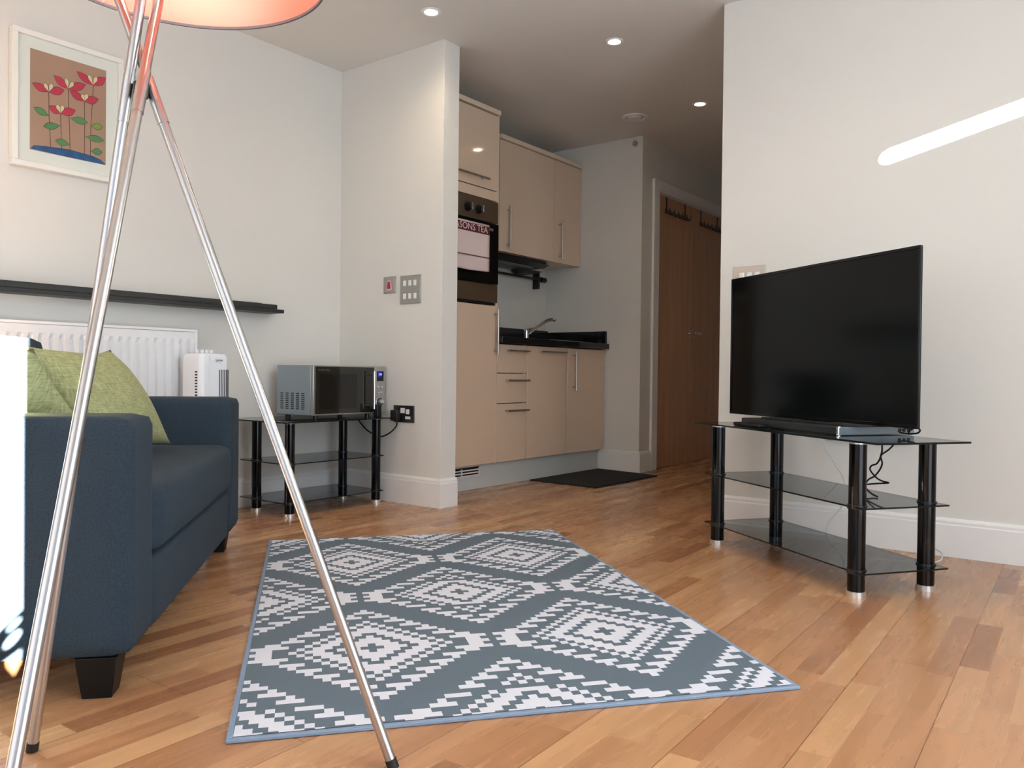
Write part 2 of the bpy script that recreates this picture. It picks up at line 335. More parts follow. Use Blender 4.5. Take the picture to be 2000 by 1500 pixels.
# ---------------------------------------------------------------- kitchen
XF = -2.94
def bar_handle(parent, p0, p1, out=.032, r=.006):
    p0, p1 = Vector(p0), Vector(p1); o = Vector((out, 0, 0)); d = (p1-p0)
    mb = MB().cyl(p0+o, p1+o, r, n=14)
    for t in (.1, .9): q = p0+d*t; mb.cyl(q, q+o, r*.8, n=10)
    return build('handle', mb, STEEL, parent, smooth=True, label='brushed steel bar handle')
tc_ = thing('tall_oven_cabinet', 'tall gloss cream cabinet housing the oven beside the pillar', 'cabinet', (0, 0, 0))
Y0, Y1 = 3.112, 3.712
c = MB().box(-3.44, XF-.02, Y0, Y0+.018, .142, 2.155).box(-3.44, XF-.001, Y1-.014, Y1+.003, .142, 2.155).box(-3.44, XF-.02, Y0+.018, Y1-.014, .142, .16)
c.box(-3.44, XF-.02, Y0+.018, Y1-.014, 1.036, 1.052).box(-3.44, XF-.02, Y0+.018, Y1-.014, 1.66, 1.678).box(-3.44, -3.42, Y0+.018, Y1-.014, .16, 2.155)
build('carcass', c, CARC, tc_)
build('cornice', MB().box(-3.44, XF+.012, Y0-.035, Y1+.004, 2.156, 2.184), CARC, tc_, bevel=.002)
dd = build('door', MB().box(XF-.019, XF, Y0+.002, Y1-.002, 1.718, 2.150), CREAM, tc_, bevel=.0015); bar_handle(dd, (XF, 3.21, 1.765), (XF, 3.592, 1.765))
build('filler_panel', MB().box(XF-.019, XF, Y0+.002, Y1-.002, 1.658, 1.713), CREAM, tc_, bevel=.0015)
dd = build('door', MB().box(XF-.019, XF, Y0+.002, Y1-.002, .145, 1.054), CREAM, tc_, bevel=.0015); bar_handle(dd, (XF, 3.685, .77), (XF, 3.685, 1.035))
ov = thing('oven', 'built-in oven with black glass door and two visible round knobs', 'oven', (XF, 3.412, 1.06))
a = .296
build('body', MB().box(-.45, -.02, -.27, .27, .01, .585), BLACKM, ov)
build('control_panel', MB().box(-.019, .004, -a, a, .468, .592), DSTEEL, ov, bevel=.002)
build('door_glass', MB().box(-.019, .008, -a, a, .118, .464), BLACKG, ov, bevel=.002)
build('bottom_panel', MB().box(-.019, .004, -a, a, .012, .115), DSTEEL, ov, bevel=.002)
build('vent_gap', MB().box(-.019, -.006, -a, a, 0, .011), BLACKM, ov)
for y in (-.17, .02, .115):
    k = build('knob', MB().lathe([(0, .034), (.017, .034), (.019, .030), (.021, .004), (.026, .004), (.026, 0)], (.004, y, .525), 28, axis='x'), BLACKM, ov, smooth=True)
    build('knob_grip', MB().box(.036, .046, y-.004, y+.004, .507, .543), CHROME, k, bevel=.001)
oh = MB().cyl((.045, -.245, .415), (.045, .19, .415), .009, n=16)
for y in (-.225, .17): oh.cyl((.006, y, .415), (.045, y, .415), .007)
build('handle', oh, CHROME, ov, smooth=True)
build('badge', MB().box(.004, .0052, -.165, -.095, .058, .070), STEEL, ov, label='small steel badge')
# tea towel over the oven handle
tw = thing('tea_towel', 'white tea towel with dark red lettered band draped on oven handle', 'towel', (XF, 3.412, 1.06))
TOWEL = mat('white_cotton', (226, 208, 204), .95, bump=.4, bscale=500); TRED = mat('towel_red', (92, 22, 34), .9); TLIN = mat('towel_stripe', (128, 82, 78), .9)
def towel_sheet(y0, y1, zs, xoff, amp):
    mb = MB(); n = 14; vs = []
    for z in zs:
        for i in range(n+1):
            s = i/n; d = max(0, (zs[0]-z))
            vs.append((xoff+amp*math.sin(s*9+.5)*min(1, d*6), y0+(y1-y0)*s+.02*d*math.sin(3*s), z - .006*math.sin(s*3)*(z < zs[0])))
    fs = [(r*(n+1)+i, r*(n+1)+i+1, (r+1)*(n+1)+i+1, (r+1)*(n+1)+i) for r in range(len(zs)-1) for i in range(n)]
    return mb.add(vs, fs)
def solid(o, th):
    s = o.modifiers.new('solid', 'SOLIDIFY'); s.thickness = th; s.offset = 0; return o
ty0, ty1 = -.215, .15
def fz(k, n, a, b): return [a+(b-a)*i/n for i in range(n+1)]
fr_ = towel_sheet(ty0, ty1, fz(0, 18, .425, .175), .058, .003)
top_ = MB(); vs = []
for i in range(9):
    t = math.pi*i/8; vs += [(.045+.0125*math.cos(t), ty0, .4255+.012*math.sin(t)), (.045+.0125*math.cos(t), ty1, .4255+.012*math.sin(t))]
fr_.add(vs, [(2*i, 2*i+1, 2*i+3, 2*i+2) for i in range(8)])
solid(build('cloth', fr_, TOWEL, tw, smooth=True), .0016)
solid(build('back_flap', towel_sheet(ty0-.012, ty1-.03, fz(0, 10, .425, .20), .032, .002), TOWEL, tw, smooth=True), .0016)
solid(build('printed_band', MB().add([(.0605, ty0+.003, .424), (.0605, ty1-.003, .424), (.0615, ty1-.003, .378), (.0615, ty0+.003, .378)], [(0, 1, 2, 3)]), TRED, tw), .001)
text('lettering', 'MASONS TEA', .050, TOWEL, tw, face_px((.0626, -.03, .4015)), stretch=1.06, label='cream capital letters')
solid(build('stripe', MB().add([(.064, ty0+.004, .252), (.064, ty1-.006, .252), (.064, ty1-.006, .245), (.064, ty0+.004, .245)], [(0, 1, 2, 3)]), TLIN, tw), .0006)

def base_unit(name, label, y0, y1, fronts, group=None):
    t = thing(name, label, 'cabinet', (0, 0, 0))
    build('carcass', MB().box(-3.44, XF-.02, y0, y0+.016, .142, .84).box(-3.44, XF-.02, y1-.016, y1, .142, .84).box(-3.44, XF-.02, y0+.016, y1-.016, .142, .16).box(-3.44, -3.42, y0+.016, y1-.016, .16, .84), CARC, t)
    for nm, z0, z1, h0, h1 in fronts:
        f = build(nm, MB().box(XF-.019, XF, y0+.0025, y1-.0025, z0, z1), CREAM, t, bevel=.0015)
        bar_handle(f, h0, h1)
    return t
base_unit('drawer_unit', 'narrow gloss cream base unit with three drawers', 3.717, 4.010,
    [('drawer', .669, .836, (XF, 3.79, .80), (XF, 4.0, .80)), ('drawer', .4905, .664, (XF, 3.785, .624), (XF, 4.0, .624)), ('drawer', .145, .486, (XF, 3.78, .445), (XF, 3.995, .445))])
base_unit('base_cabinet', 'gloss cream base cabinet with horizontal handle right of the drawers', 4.013, 4.448, [('door', .145, .836, (XF, 4.118, .803), (XF, 4.411, .803))])
base_unit('base_cabinet', 'gloss cream base cabinet with vertical handle at the far end wall', 4.460, 4.930, [('door', .145, .836, (XF, 4.522, .557), (XF, 4.522, .815))])
def wall_unit(label, y0, y1, hy):
    t = thing('wall_cabinet', label, 'cabinet', (0, 0, 0)); X = -3.153
    build('carcass', MB().box(-3.445, X-.02, y0, y0+.016, 1.432, 2.13).box(-3.445, X-.02, y1-.016, y1, 1.432, 2.13).box(-3.445, X-.02, y0+.016, y1-.016, 1.432, 1.45).box(-3.445, -3.43, y0+.016, y1-.016, 1.45, 2.13), CARC, t)
    build('cornice', MB().box(-3.445, X+.012, y0, y1, 2.132, 2.16), CARC, t, bevel=.002)
    f = build('door', MB().box(X-.019, X, y0+.0015, y1-.0015, 1.432, 2.128), CREAM, t, bevel=.0015)
    bar_handle(f, (X, hy, 1.45), (X, hy, 1.722))
wall_unit('wide gloss cream wall cabinet next to the tall oven cabinet', 3.995, 4.598, 4.07)
wall_unit('narrow gloss cream wall cabinet at the end wall', 4.602, 4.93, 4.656)
pl = thing('plinth', 'pale plinth board under the kitchen base units with slatted vent', 'plinth', (0, 0, 0))
build('board', MB().box(-2.998, -2.98, 3.112, 4.93, .001, .141), PLINTH, pl)
g = MB()
for k in range(3): g.box(-2.98, -2.975, 3.30, 3.607, .078+k*.016, .085+k*.016)
g.box(-2.98, -2.974, 3.45, 3.457, .074, .124).box(-2.98, -2.974, 3.602, 3.607, .074, .124).box(-2.98, -2.975, 3.30, 3.607, .072, .076)
vv_ = build('vent_grille', g, GLOSSW, pl)
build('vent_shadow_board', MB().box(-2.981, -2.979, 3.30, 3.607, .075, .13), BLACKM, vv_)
wk = thing('worktop', 'black granite worktop with upstand over the kitchen base units', 'worktop', (0, 0, 0))
build('slab', MB().box(-3.445, -2.903, 3.718, 4.933, .842, .880), GRANITE, wk, bevel=.003)
build('upstand', MB().box(-3.448, -3.428, 3.718, 4.933, .880, .980).box(-3.428, -2.925, 4.914, 4.934, .880, .968), GRANITE, wk, bevel=.001)
sk = thing('sink', 'inset steel sink with drainer in the black worktop', 'sink', (0, 0, 0))
build('rim', MB().box(-3.235, -2.99, 4.33, 4.352, .8805, .888).box(-3.235, -2.99, 4.83, 4.85, .8805, .888).box(-3.235, -3.215, 4.352, 4.83, .8805, .888).box(-3.01, -2.99, 4.352, 4.83, .8805, .888), CHROME, sk, bevel=.002)
build('bowl', MB().box(-3.214, -3.011, 4.353, 4.829, .8802, .8812), STEEL, sk)
fc = thing('kitchen_tap', 'chrome single lever tap with long spout behind the sink', 'tap', (-3.27, 4.45, .881))
build('body', MB().cyl((0, 0, 0), (0, 0, .006), .028).cyl((0, 0, .006), (0, 0, .075), .019, n=24), CHROME, fc, smooth=True)
build('spout', MB().tube([(0, 0, .045), (.05, .022, .085), (.12, .05, .135), (.165, .065, .15), (.185, .072, .143)], .0105, n=14), CHROME, fc, smooth=True)
build('lever', MB().cyl((0, 0, .073), (0, 0, .088), .019, .015).tube([(0, 0, .084), (.02, .05, .094), (.03, .085, .10)], .006), CHROME, fc, smooth=True)
hd = thing('cooker_hood', 'dark slim extractor hood under the wide wall cabinet', 'extractor hood', (0, 0, 0))
build('body', MB().box(-3.43, -3.19, 4.0, 4.565, 1.405, 1.430), BLACKM, hd, bevel=.002)
build('visor', MB().frust(-3.42, -3.2, 4.02, 4.545, 1.382, -3.43, -3.165, 4.0, 4.565, 1.404), mat('hood_grey', (58, 60, 58), .25, metal=.6), hd)
build('motor_housing', MB().frust(-3.42, -3.33, 4.50, 4.60, 1.358, -3.43, -3.30, 4.47, 4.68, 1.381), BLACKM, hd)
ra = thing('utensil_rail', 'black utensil rail with end hook fixed under the hood', 'rail', (0, 0, 0))
build('bar', MB().cyl((-3.405, 3.75, 1.345), (-3.405, 4.80, 1.345), .009), BLACKM, ra, smooth=True)
build('end_cap', MB().cyl((-3.405, 4.80, 1.345), (-3.405, 4.855, 1.345), .019), BLACKM, ra, smooth=True)
build('bracket', MB().box(-3.449, -3.395, 4.762, 4.780, 1.275, 1.39), BLACKM, ra, bevel=.003)
me_ = MB().add([(-2.962, 4.085, 0), (-2.962, 4.895, 0), (-2.462, 4.82, 0), (-2.472, 4.07, 0), (-2.962, 4.085, .009), (-2.962, 4.895, .009), (-2.462, 4.82, .009), (-2.472, 4.07, .009)], [(0,3,2,1),(4,5,6,7),(0,1,5,4),(1,2,6,5),(2,3,7,6),(3,0,4,7)])
tag(build('floor_mat', me_, MATB, bevel=.003), 'black pile mat on the floor in front of the kitchen units', 'mat')

# ---------------------------------------------------------------- switches and sockets
PLATE = mat('satin_chrome_plate', (168, 166, 160), .3, metal=.85); SWW = mat('white_rocker', (232, 232, 230), .3); RED = mat('red_rocker', (170, 26, 52), .35)
t = thing('cooker_switch', 'small steel switch plate with a red rocker on the pillar wall', 'switch', (-3.047, 2.956, 1.113))
build('plate', MB().box(-.043, .043, -.006, 0, -.043, .043), PLATE, t, bevel=.002)
build('surround', MB().prism([(-.012, .022), (.012, .022), (.020, -.022), (.014, -.028), (-.014, -.028), (-.020, -.022)], lambda a, b, c: (a, c, b), -.008, -.005), mat('pink_white_surround', (226, 190, 196), .4), t)
build('rocker', MB().prism([(-.007, .016), (.007, .016), (.012, -.016), (.008, -.021), (-.008, -.021), (-.012, -.016)], lambda a, b, c: (a, c, b), -.011, -.008), RED, t)
t = thing('light_switch', 'square steel plate with six white rocker switches on the pillar wall', 'switch', (-2.897, 2.956, 1.082))
build('plate', MB().box(-.070, .070, -.007, 0, -.072, .072), PLATE, t, bevel=.002)
for j in range(2):
    for i in range(3): build('rocker', MB().box(-.045+i*.036, -.027+i*.036, -.012, -.006, (.018 if j else -.048), (.046 if j else -.020)), SWW, t, bevel=.002)
t = thing('wall_socket', 'dark steel double socket on the pillar wall above the skirting', 'socket', (-2.935, 2.956, .453))
build('plate', MB().box(-.073, .073, -.006, 0, -.043, .043), mat('dark_chrome', (92, 90, 90), .25, metal=.9), t, bevel=.002)
build('rocker', MB().box(-.018, .008, -.011, -.005, .004, .030), SWW, t, bevel=.001)
build('rocker', MB().box(.020, .040, -.011, -.005, .000, .024), SWW, t, bevel=.001)
build('socket_holes', MB().box(.012, .048, -.0065, -.0055, -.026, -.012), SWW, t)
pg = thing('power_plug', 'black plug in the pillar wall socket with its drooping cable', 'plug', (0, 0, 0))
build('plug_body', MB().box(-3.000, -2.952, 2.918, 2.944, .418, .472).lathe([(0, -.03), (.02, -.028), (.024, -.014), (.024, 0)], (-2.975, 2.946, .447), 20, axis='y'), BLACKR, pg, bevel=.004)
build('cable', MB().tube([(-2.962, 2.93, .42), (-2.966, 2.93, .391), (-3.01, 2.93, .355), (-3.07, 2.93, .332), (-3.12, 2.935, .336), (-3.19, 2.935, .36), (-3.25, 2.935, .405), (-3.27, 2.935, .425)], .0038), BLACKR, pg, smooth=True)
t = thing('dimmer_switch', 'chrome multi-switch plate on the wall behind the television', 'switch', (-1.3125, YT, 1.094))
build('plate', MB().box(-.072, .072, -.006, 0, -.043, .043), mat('polished_plate', (205, 205, 202), .22, metal=.8), t, bevel=.002)
for i in range(3): build('rocker', MB().box(-.042+i*.034, -.022+i*.034, -.010, -.005, -.015, .015), SWW, t, bevel=.002)
t = thing('wall_socket', 'wide steel socket plate low on the wall behind the television stand', 'socket', (-.82, YT, .452))
build('plate', MB().box(-.155, .155, -.012, 0, -.042, .042), PLATE, t, bevel=.002)
for i in (-.08, .08): build('rocker', MB().box(i-.012, i+.012, -.016, -.011, 0, .025), SWW, t)

# ---------------------------------------------------------------- picture on the left wall
ART = {"fl":[[[1.4476,1.7515],[1.3878,1.7703],[1.5055,1.777],[1.4315,1.783],[1.4601,1.7883]],[[1.5214,1.7845],[1.4668,1.8235],[1.5893,1.8226],[1.5123,1.8261],[1.5409,1.8178]],[[1.6183,1.8278],[1.5539,1.8649],[1.6695,1.873],[1.6008,1.8666],[1.6337,1.8669]],[[1.5847,1.7527],[1.5273,1.7801],[1.6404,1.7774],[1.5755,1.78],[1.5956,1.7857]],[[1.4924,1.6787],[1.4501,1.6979],[1.5486,1.707],[1.4777,1.7114],[1.5011,1.7146]]],"st":[[[1.4476,1.7515],[1.4491,1.6584],[1.4554,1.5361]],[[1.5214,1.7845],[1.5249,1.6749],[1.5296,1.5376]],[[1.6195,1.8282],[1.6156,1.736],[1.611,1.6595],[1.6092,1.5397]],[[1.5847,1.7527],[1.5864,1.6533],[1.5858,1.5389]],[[1.4924,1.6787],[1.4944,1.6182],[1.4972,1.5303]]],"lf":[[[1.4491,1.6584],[1.3937,1.6768]],[[1.4926,1.6312],[1.4283,1.6128]],[[1.5278,1.6708],[1.5986,1.6701]],[[1.611,1.6582],[1.658,1.668]],[[1.5867,1.6109],[1.6646,1.6124]],[[1.5283,1.5638],[1.4743,1.5677]],[[1.6115,1.5559],[1.6572,1.563]]],"hill":[[1.3822,1.5158],[1.396,1.5315],[1.4382,1.537],[1.5254,1.5428],[1.6166,1.5382],[1.6511,1.5299],[1.6702,1.5136],[1.592,1.5130],[1.4961,1.5136]]}
pic = thing('framed_picture', 'white framed print of red flowers on brown with a blue hill', 'picture', (XL, 0, 0))
y0, y1, z0, z1 = 1.312, 1.741, 1.442, 1.969; fwid = .021
f = MB().box(.001, .034, y0, y1, z0, z0+fwid).box(.001, .034, y0, y1, z1-fwid, z1).box(.001, .034, y0, y0+fwid, z0+fwid, z1-fwid).box(.001, .034, y1-fwid, y1, z0+fwid, z1-fwid)
build('frame', f, mat('white_frame', (236, 236, 230), .35), pic, bevel=.002)
build('mount', MB().box(.002, .020, y0+fwid, y1-fwid, z0+fwid, z1-fwid), mat('mount_card', (240, 240, 228), .7), pic)
pr = build('print', MB().box(.020, .0206, 1.379, 1.6725, 1.512, 1.9035), mat('kraft_brown', (178, 144, 120), .8, noise=(184, 148, 124), bscale=12), pic, label='brown print with red flowers')
INK = mat('ink_line', (64, 34, 28), .8); PET = mat('petal_red', (200, 62, 84), .8); CRM = mat('petal_cream', (226, 212, 168), .8); LEAF = mat('leaf_green', (96, 146, 96), .8); LEAF2 = mat('leaf_lime', (134, 162, 80), .8); BLUE = mat('hill_blue', (46, 98, 150), .8, noise=(44, 80, 120), bscale=30)
def leaf_poly(b, tip, wd, n=12, fat=.5):
    b, tip = Vector(b), Vector(tip); d = tip-b; L_ = d.length; d /= L_; nn = Vector((-d.y, d.x)); up_, dn = [], []
    for i in range(n+1):
        s = i/n; ww = wd*(math.sin(math.pi*s**fat if fat != 1 else math.pi*s))*.5
        up_.append(b+d*L_*s+nn*ww); dn.append(b+d*L_*s-nn*ww)
    return up_+dn[::-1][1:-1]
LX = [.0207]
def ink(mbf, poly, mi, line=.0011):
    x = LX[0]; LX[0] += .00002
    n = len(poly); c = sum(poly, Vector((0, 0)))/n
    mbf.add([(x, p.x, p.y) for p in poly], [tuple(range(n))], mi)
    vs = []
    for i, p in enumerate(poly):
        e = (p-c); e = e/max(e.length, 1e-6); vs += [(x+.00001, p.x, p.y), (x+.00001, p.x+e.x*line*1.4, p.y+e.y*line*1.4)]
    mbf.add(vs, [(2*i, 2*((i+1) % n), 2*((i+1) % n)+1, 2*i+1) for i in range(n)], 0)
am = MB()
hp = [Vector(p) for p in ART['hill']]; ink(am, hp, 5)
for st in ART['st']:
    LX[0] += .00002; P = [Vector(p) for p in st]
    for a_, b_ in zip(P, P[1:]): am.add([(LX[0], a_.x-.0011, a_.y), (LX[0], a_.x+.0011, a_.y), (LX[0], b_.x+.0011, b_.y), (LX[0], b_.x-.0011, b_.y)], [(0, 1, 2, 3)], 0)
for k, (b_, t_) in enumerate(ART['lf']): ink(am, leaf_poly(b_, t_, .026, fat=1.25), 4 if k == 3 else 3)
for b_, l_, r_, c1, c2 in ART['fl']:
    ink(am, leaf_poly(b_, l_, .028, fat=1.1), 1); ink(am, leaf_poly(b_, r_, .030, fat=1.1), 1)
    ink(am, leaf_poly(b_, c1, .015, fat=1.7), 2); ink(am, leaf_poly(b_, c2, .015, fat=1.7), 2)
art = build('drawn_flowers', am, [INK, PET, CRM, LEAF, LEAF2, BLUE], pr, label='red flowers, green leaves and blue hill')
build('glass', MB().box(.026, .0265, y0+fwid, y1-fwid, z0+fwid, z1-fwid), PGLASS, pic)

# ---------------------------------------------------------------- shelf, radiator, fan
sh = thing('picture_ledge', 'long black wooden picture ledge on the left wall above the radiator', 'shelf', (XL, 0, 0))
build('board', MB().box(.001, .113, .55, 2.505, .947, .964), SHELFB, sh, bevel=.001)
build('front_lip', MB().box(.095, .113, .55, 2.465, .9645, .986), SHELFB, sh, bevel=.001)
build('back_board', MB().box(.001, .015, .55, 2.445, .9645, .998), SHELFB, sh, bevel=.001)
rd = thing('radiator', 'white ribbed panel radiator on the left wall below the ledge', 'radiator', (XL, 0, 0))
ya, yb_ = .55, 2.052
mbp = MB(); prof = []
y = ya+.03
while y < yb_-.045:
    prof += [(.080, y), (.080, y+.010), (.093, y+.015), (.093, y+.032)]; y += .0385
prof += [(.080, y), (.080, yb_-.012)]
zt_, zb_ = .800, .20; n = len(prof); vs = []
for z, k in ((zb_, 1), (zt_-.02, 1), (zt_, 0), (.832, 0)): vs += [((x_ if k else .090), y_, z) for x_, y_ in prof]
mbp.add(vs, [(r*n+i, r*n+i+1, (r+1)*n+i+1, (r+1)*n+i) for r in range(3) for i in range(n-1)])
mbp.box(.02, .078, ya, yb_-.012, .17, .83)
build('ribbed_panel', mbp, RADW, rd)
build('side_cover', MB().box(.012, .094, yb_-.012, yb_, .17, .845), RADW, rd, bevel=.002)
build('top_grille', MB().box(.012, .094, ya, yb_-.013, .833, .845), RADW, rd, bevel=.002)
fn = thing('tower_fan', 'white tower heater fan standing between radiator and microwave stand', 'fan', (-3.222, 2.018, 0), math.radians(4))
def rrect(a, b, r, n=6):
    out = []
    for cx, cy, t0 in ((a-r, b-r, 0), (-a+r, b-r, 90), (-a+r, -b+r, 180), (a-r, -b+r, 270)):
        for k in range(n+1): t = math.radians(t0+90*k/n); out.append((cx+r*math.cos(t), cy+r*math.sin(t)))
    return out
bd = MB(); R_ = rrect(.070, .073, .022); n = len(R_)
lv = [(.0, .9), (.01, 1), (.700, 1), (.722, .97), (.730, .90), (.7345, .86)]
bd.add([(a_*s_, b_*s_, z_) for z_, s_ in lv for a_, b_ in R_], [(i*n+k, i*n+(k+1) % n, (i+1)*n+(k+1) % n, (i+1)*n+k) for i in range(len(lv)-1) for k in range(n)]+[tuple(range(n))[::-1], tuple(range((len(lv)-1)*n, len(lv)*n))])
fb = build('body', bd, WHITEP, fn, smooth=True)
build('top_plate', MB().prism(rrect(.055, .060, .02), lambda a_, b_, c_: (a_, b_, c_), .734, .738), mat('fan_grey', (196, 202, 206), .4), fn)
for k in range(4): build('button', MB().cyl((-.01, -.036+k*.024, .738), (-.01, -.036+k*.024, .752), .0085, n=16), WHITEP, fn, smooth=True)
sl = MB()
for k in range(6): sl.box(.0695, .0706, .018+k*.0088, .0222+k*.0088, .08, .666)
build('front_grille', sl, mat('slot_dark', (30, 34, 44), .6), fn)
sl = MB()
for k in range(46): sl.box(.030, .046, -.0735, -.0728, .09+k*.0125, .0965+k*.0125)
build('side_grille', sl, mat('slot_dark', (30, 34, 44), .6), fn)
build('arch_moulding', MB().tube([(.0705, -.035, .10), (.0705, -.035, .68), (.0705, -.022, .698), (.0705, .0, .704), (.0705, .018, .700), (.0705, .03, .688)], .0012, n=6), WHITEP, fn, smooth=True)
text('brand_mark', 'igenix', .016, mat('mark_dark', (60, 66, 76), .5), fn, face_px((.0706, .018, .707)), label='small grey brand lettering')

# ---------------------------------------------------------------- glass stands
def glass_shelf(name, x0, x1, y0, y1, z0, z1, parent):
    o = build(name, MB().add([(x0,y0,z1),(x1,y0,z1),(x1,y1,z1),(x0,y1,z1)], [(0,1,2,3)]).add([(x0,y0,z1),(x1,y0,z1),(x1,y1,z1),(x0,y1,z1),(x0,y0,z0),(x1,y0,z0),(x1,y1,z0),(x0,y1,z0)], [(0,1,5,4),(1,2,6,5),(2,3,7,6),(3,0,4,7)], 1), [SMOKE, EDGE], parent)
    return o
def glass_stand(name, label, loc, rot, legs, top, mid, r, zs):
    t = thing(name, label, 'glass stand', loc, rot); zt, zm, zl = zs
    glass_shelf('top_shelf', *top, zt-.006, zt, t); glass_shelf('middle_shelf', *mid, zm-.005, zm, t); glass_shelf('bottom_shelf', *mid, zl-.005, zl, t)
    for x, y in legs:
        l = build('leg', MB().cyl((x, y, .018), (x, y, zt-.012), r, n=32), BLACKG, t, smooth=True, label='glossy black tubular leg')
        build('foot', MB().cyl((x, y, 0), (x, y, .018), r*1.12, n=32), FOOTM, l, smooth=True, label='chrome foot')
        build('cap', MB().cyl((x, y, zt-.012), (x, y, zt-.0062), r*.95, n=32), FOOTM, l, smooth=True, label='chrome cap')
        for zc in (zm, zl): build('collar', MB().cyl((x, y, zc-.009), (x, y, zc+.004), r*1.13, n=32), BLACKM, l, smooth=True)
    return t
FOOTM = mat('satin_chrome_foot', (215, 212, 208), .3, metal=.8)
RT = math.atan2(-.584, .812)
glass_stand('tv_stand', 'black glass three-tier television stand with four tubular legs', (-.886, 2.933, 0), RT,
    [(-.393, -.146), (.393, -.146), (-.393, .122), (.385, .122)], (-.528, .512, -.178, .160), (-.455, .445, -.168, .150), .0255, (.474, .275, .081))
glass_stand('microwave_stand', 'black glass three-tier stand under the microwave by the pillar', (-3.17, 2.59, 0), 0,
    [(-.101, -.272), (.146, -.272), (-.110, .262), (.128, .274)], (-.24, .218, -.352, .285), (-.190, .160, -.300, .297), .0225, (.437, .244, .067))

# ---------------------------------------------------------------- television and boxes
RV = math.atan2(-.554, .832)
tv = thing('television', 'large black flat-screen television on the black glass stand', 'television', (-.9095, 2.945, .509), RV)
build('casing', MB().box(-.485, .485, 0, .009, 0, .552).box(-.36, .36, .009, .045, .05, .40), BLACKM, tv, bevel=.003)
build('bezel', MB().box(-.485, .485, -.004, 0, 0, .012).box(-.485, .485, -.004, 0, .542, .552).box(-.485, -.476, -.004, 0, .012, .542).box(.476, .485, -.004, 0, .012, .542), BLACKG, tv, bevel=.001)
build('screen', MB().box(-.476, .476, -.0015, -.0002, .012, .542), SCREEN, tv)
build('neck', MB().box(-.06, .06, .012, .04, -.0008, .05), BLACKM, tv)
tb = thing('media_player', 'slim dark media box with silver end lying under the television', 'media player', (-.749, 2.712, .4745), RT)
# local x runs to the left along the front edge (negative), y goes back
build('body', MB().box(-.555, 0, .004, .30, .002, .028), mat('brushed_dark', (70, 74, 76), .3, metal=.7), tb, bevel=.003)
build('end_panel', MB().box(.0, .005, .004, .30, .002, .028), mat('silver_blue_metal', (150, 170, 186), .3, metal=.85), tb, bevel=.001, label='silver end panel')
build('corner_trim', MB().cyl((-.003, .008, .001), (-.003, .008, .029), .008, n=20), CHROME, tb, smooth=True)
pt = MB()
for k in range(3): pt.box(.005, .006, .235+k*.018, .246+k*.018, .010, .022)
build('ports', pt, BLACKM, tb)
build('stand_plate', MB().box(-.50, .03, .055, .26, .0285, .0335), mat('graphite_plate', (58, 60, 60), .3, metal=.6), tb, bevel=.001)
tag(build('remote_control', MB().box(-.085, .085, -.02, .02, 0, .014), BLACKM, bevel=.005), 'black remote control beside the media box on the glass shelf', 'remote control')
ro = bpy.data.objects['remote_control']; ro.location = (-1.13, 2.955, .4745); ro.rotation_euler = (0, 0, RT)
cb = thing('power_cable', 'black cables dangling in loops behind the television stand front leg', 'cable', (0, 0, 0))
build('strand', MB().tube([(-.575, 2.90, .512), (-.560, 2.85, .506), (-.591, 2.827, .492), (-.565, 2.808, .486), (-.53, 2.783, .490), (-.519, 2.775, .500), (-.531, 2.784, .508), (-.552, 2.80, .498), (-.56, 2.815, .484)], .0028), BLACKR, cb, smooth=True)
build('strand', MB().tube([(-.600, 2.87, .464), (-.626, 2.872, .43), (-.65, 2.87, .409), (-.658, 2.875, .391), (-.669, 2.883, .376), (-.688, 2.897, .367), (-.692, 2.899, .352), (-.668, 2.882, .33), (-.645, 2.866, .322), (-.623, 2.85, .320), (-.662, 2.878, .312), (-.704, 2.909, .302)], .0028), BLACKR, cb, smooth=True)
build('strand', MB().tube([(-.661, 2.914, .464), (-.659, 2.913, .419), (-.664, 2.917, .398), (-.658, 2.912, .376), (-.667, 2.919, .353), (-.686, 2.932, .329), (-.708, 2.948, .315), (-.713, 2.93, .299), (-.691, 2.86, .290), (-.663, 2.82, .281), (-.652, 2.81, .279), (-.645, 2.80, .2785)], .0028), BLACKR, cb, smooth=True)
build('strand_plug', MB().cyl((-.661, 2.914, .466), (-.661, 2.914, .442), .007, n=14), BLACKR, cb, smooth=True)
WC = mat('white_cable', (206, 208, 208), .5)
wc = build('aerial_cable', MB().tube([(-.986, 3.385, .45), (-.986, 3.37, .418), (-.973, 3.36, .378), (-.927, 3.327, .323), (-.87, 3.26, .26), (-.86, 3.20, .18), (-.90, 3.14, .10), (-.86, 3.12, .02), (-.70, 3.15, .006), (-.55, 3.22, .006), (-.53, 3.26, .03), (-.56, 3.30, .04)], .0026), WC, smooth=True)
tag(wc, 'thin white cable hanging from the wall socket behind the glass stand', 'cable')

# ---------------------------------------------------------------- microwave
mw = thing('microwave', 'silver microwave oven with mirrored door on the small glass stand', 'microwave', (-3.065, 2.48, .453))
W_, Hh, Dp = .462, .240, .275
SILV = mat('silver_paint', (158, 172, 180), .35, metal=.55)
build('casing', MB().box(-Dp, -.018, 0, W_, 0, Hh), SILV, mw, bevel=.003)
build('front_frame', MB().box(-.018, 0, 0, W_, 0, Hh), mat('silver_front', (176, 176, 172), .3, metal=.75), mw, bevel=.003)
MIR = mat('mirror_black_glass', (66, 66, 62), .05, metal=.75)
build('door_glass', MB().box(0, .004, .012, .385, .008, Hh-.006), MIR, mw, bevel=.001)
build('door_window', MB().box(.004, .0044, .035, .27, .03, Hh-.04), mat('window_mesh_black', (14, 14, 13), .12), mw)
hh = MB().cyl((.040, .352, .025), (.040, .352, .215), .0065, n=18).cyl((.004, .352, .042), (.040, .352, .042), .0045).cyl((.004, .352, .198), (.040, .352, .198), .0045)
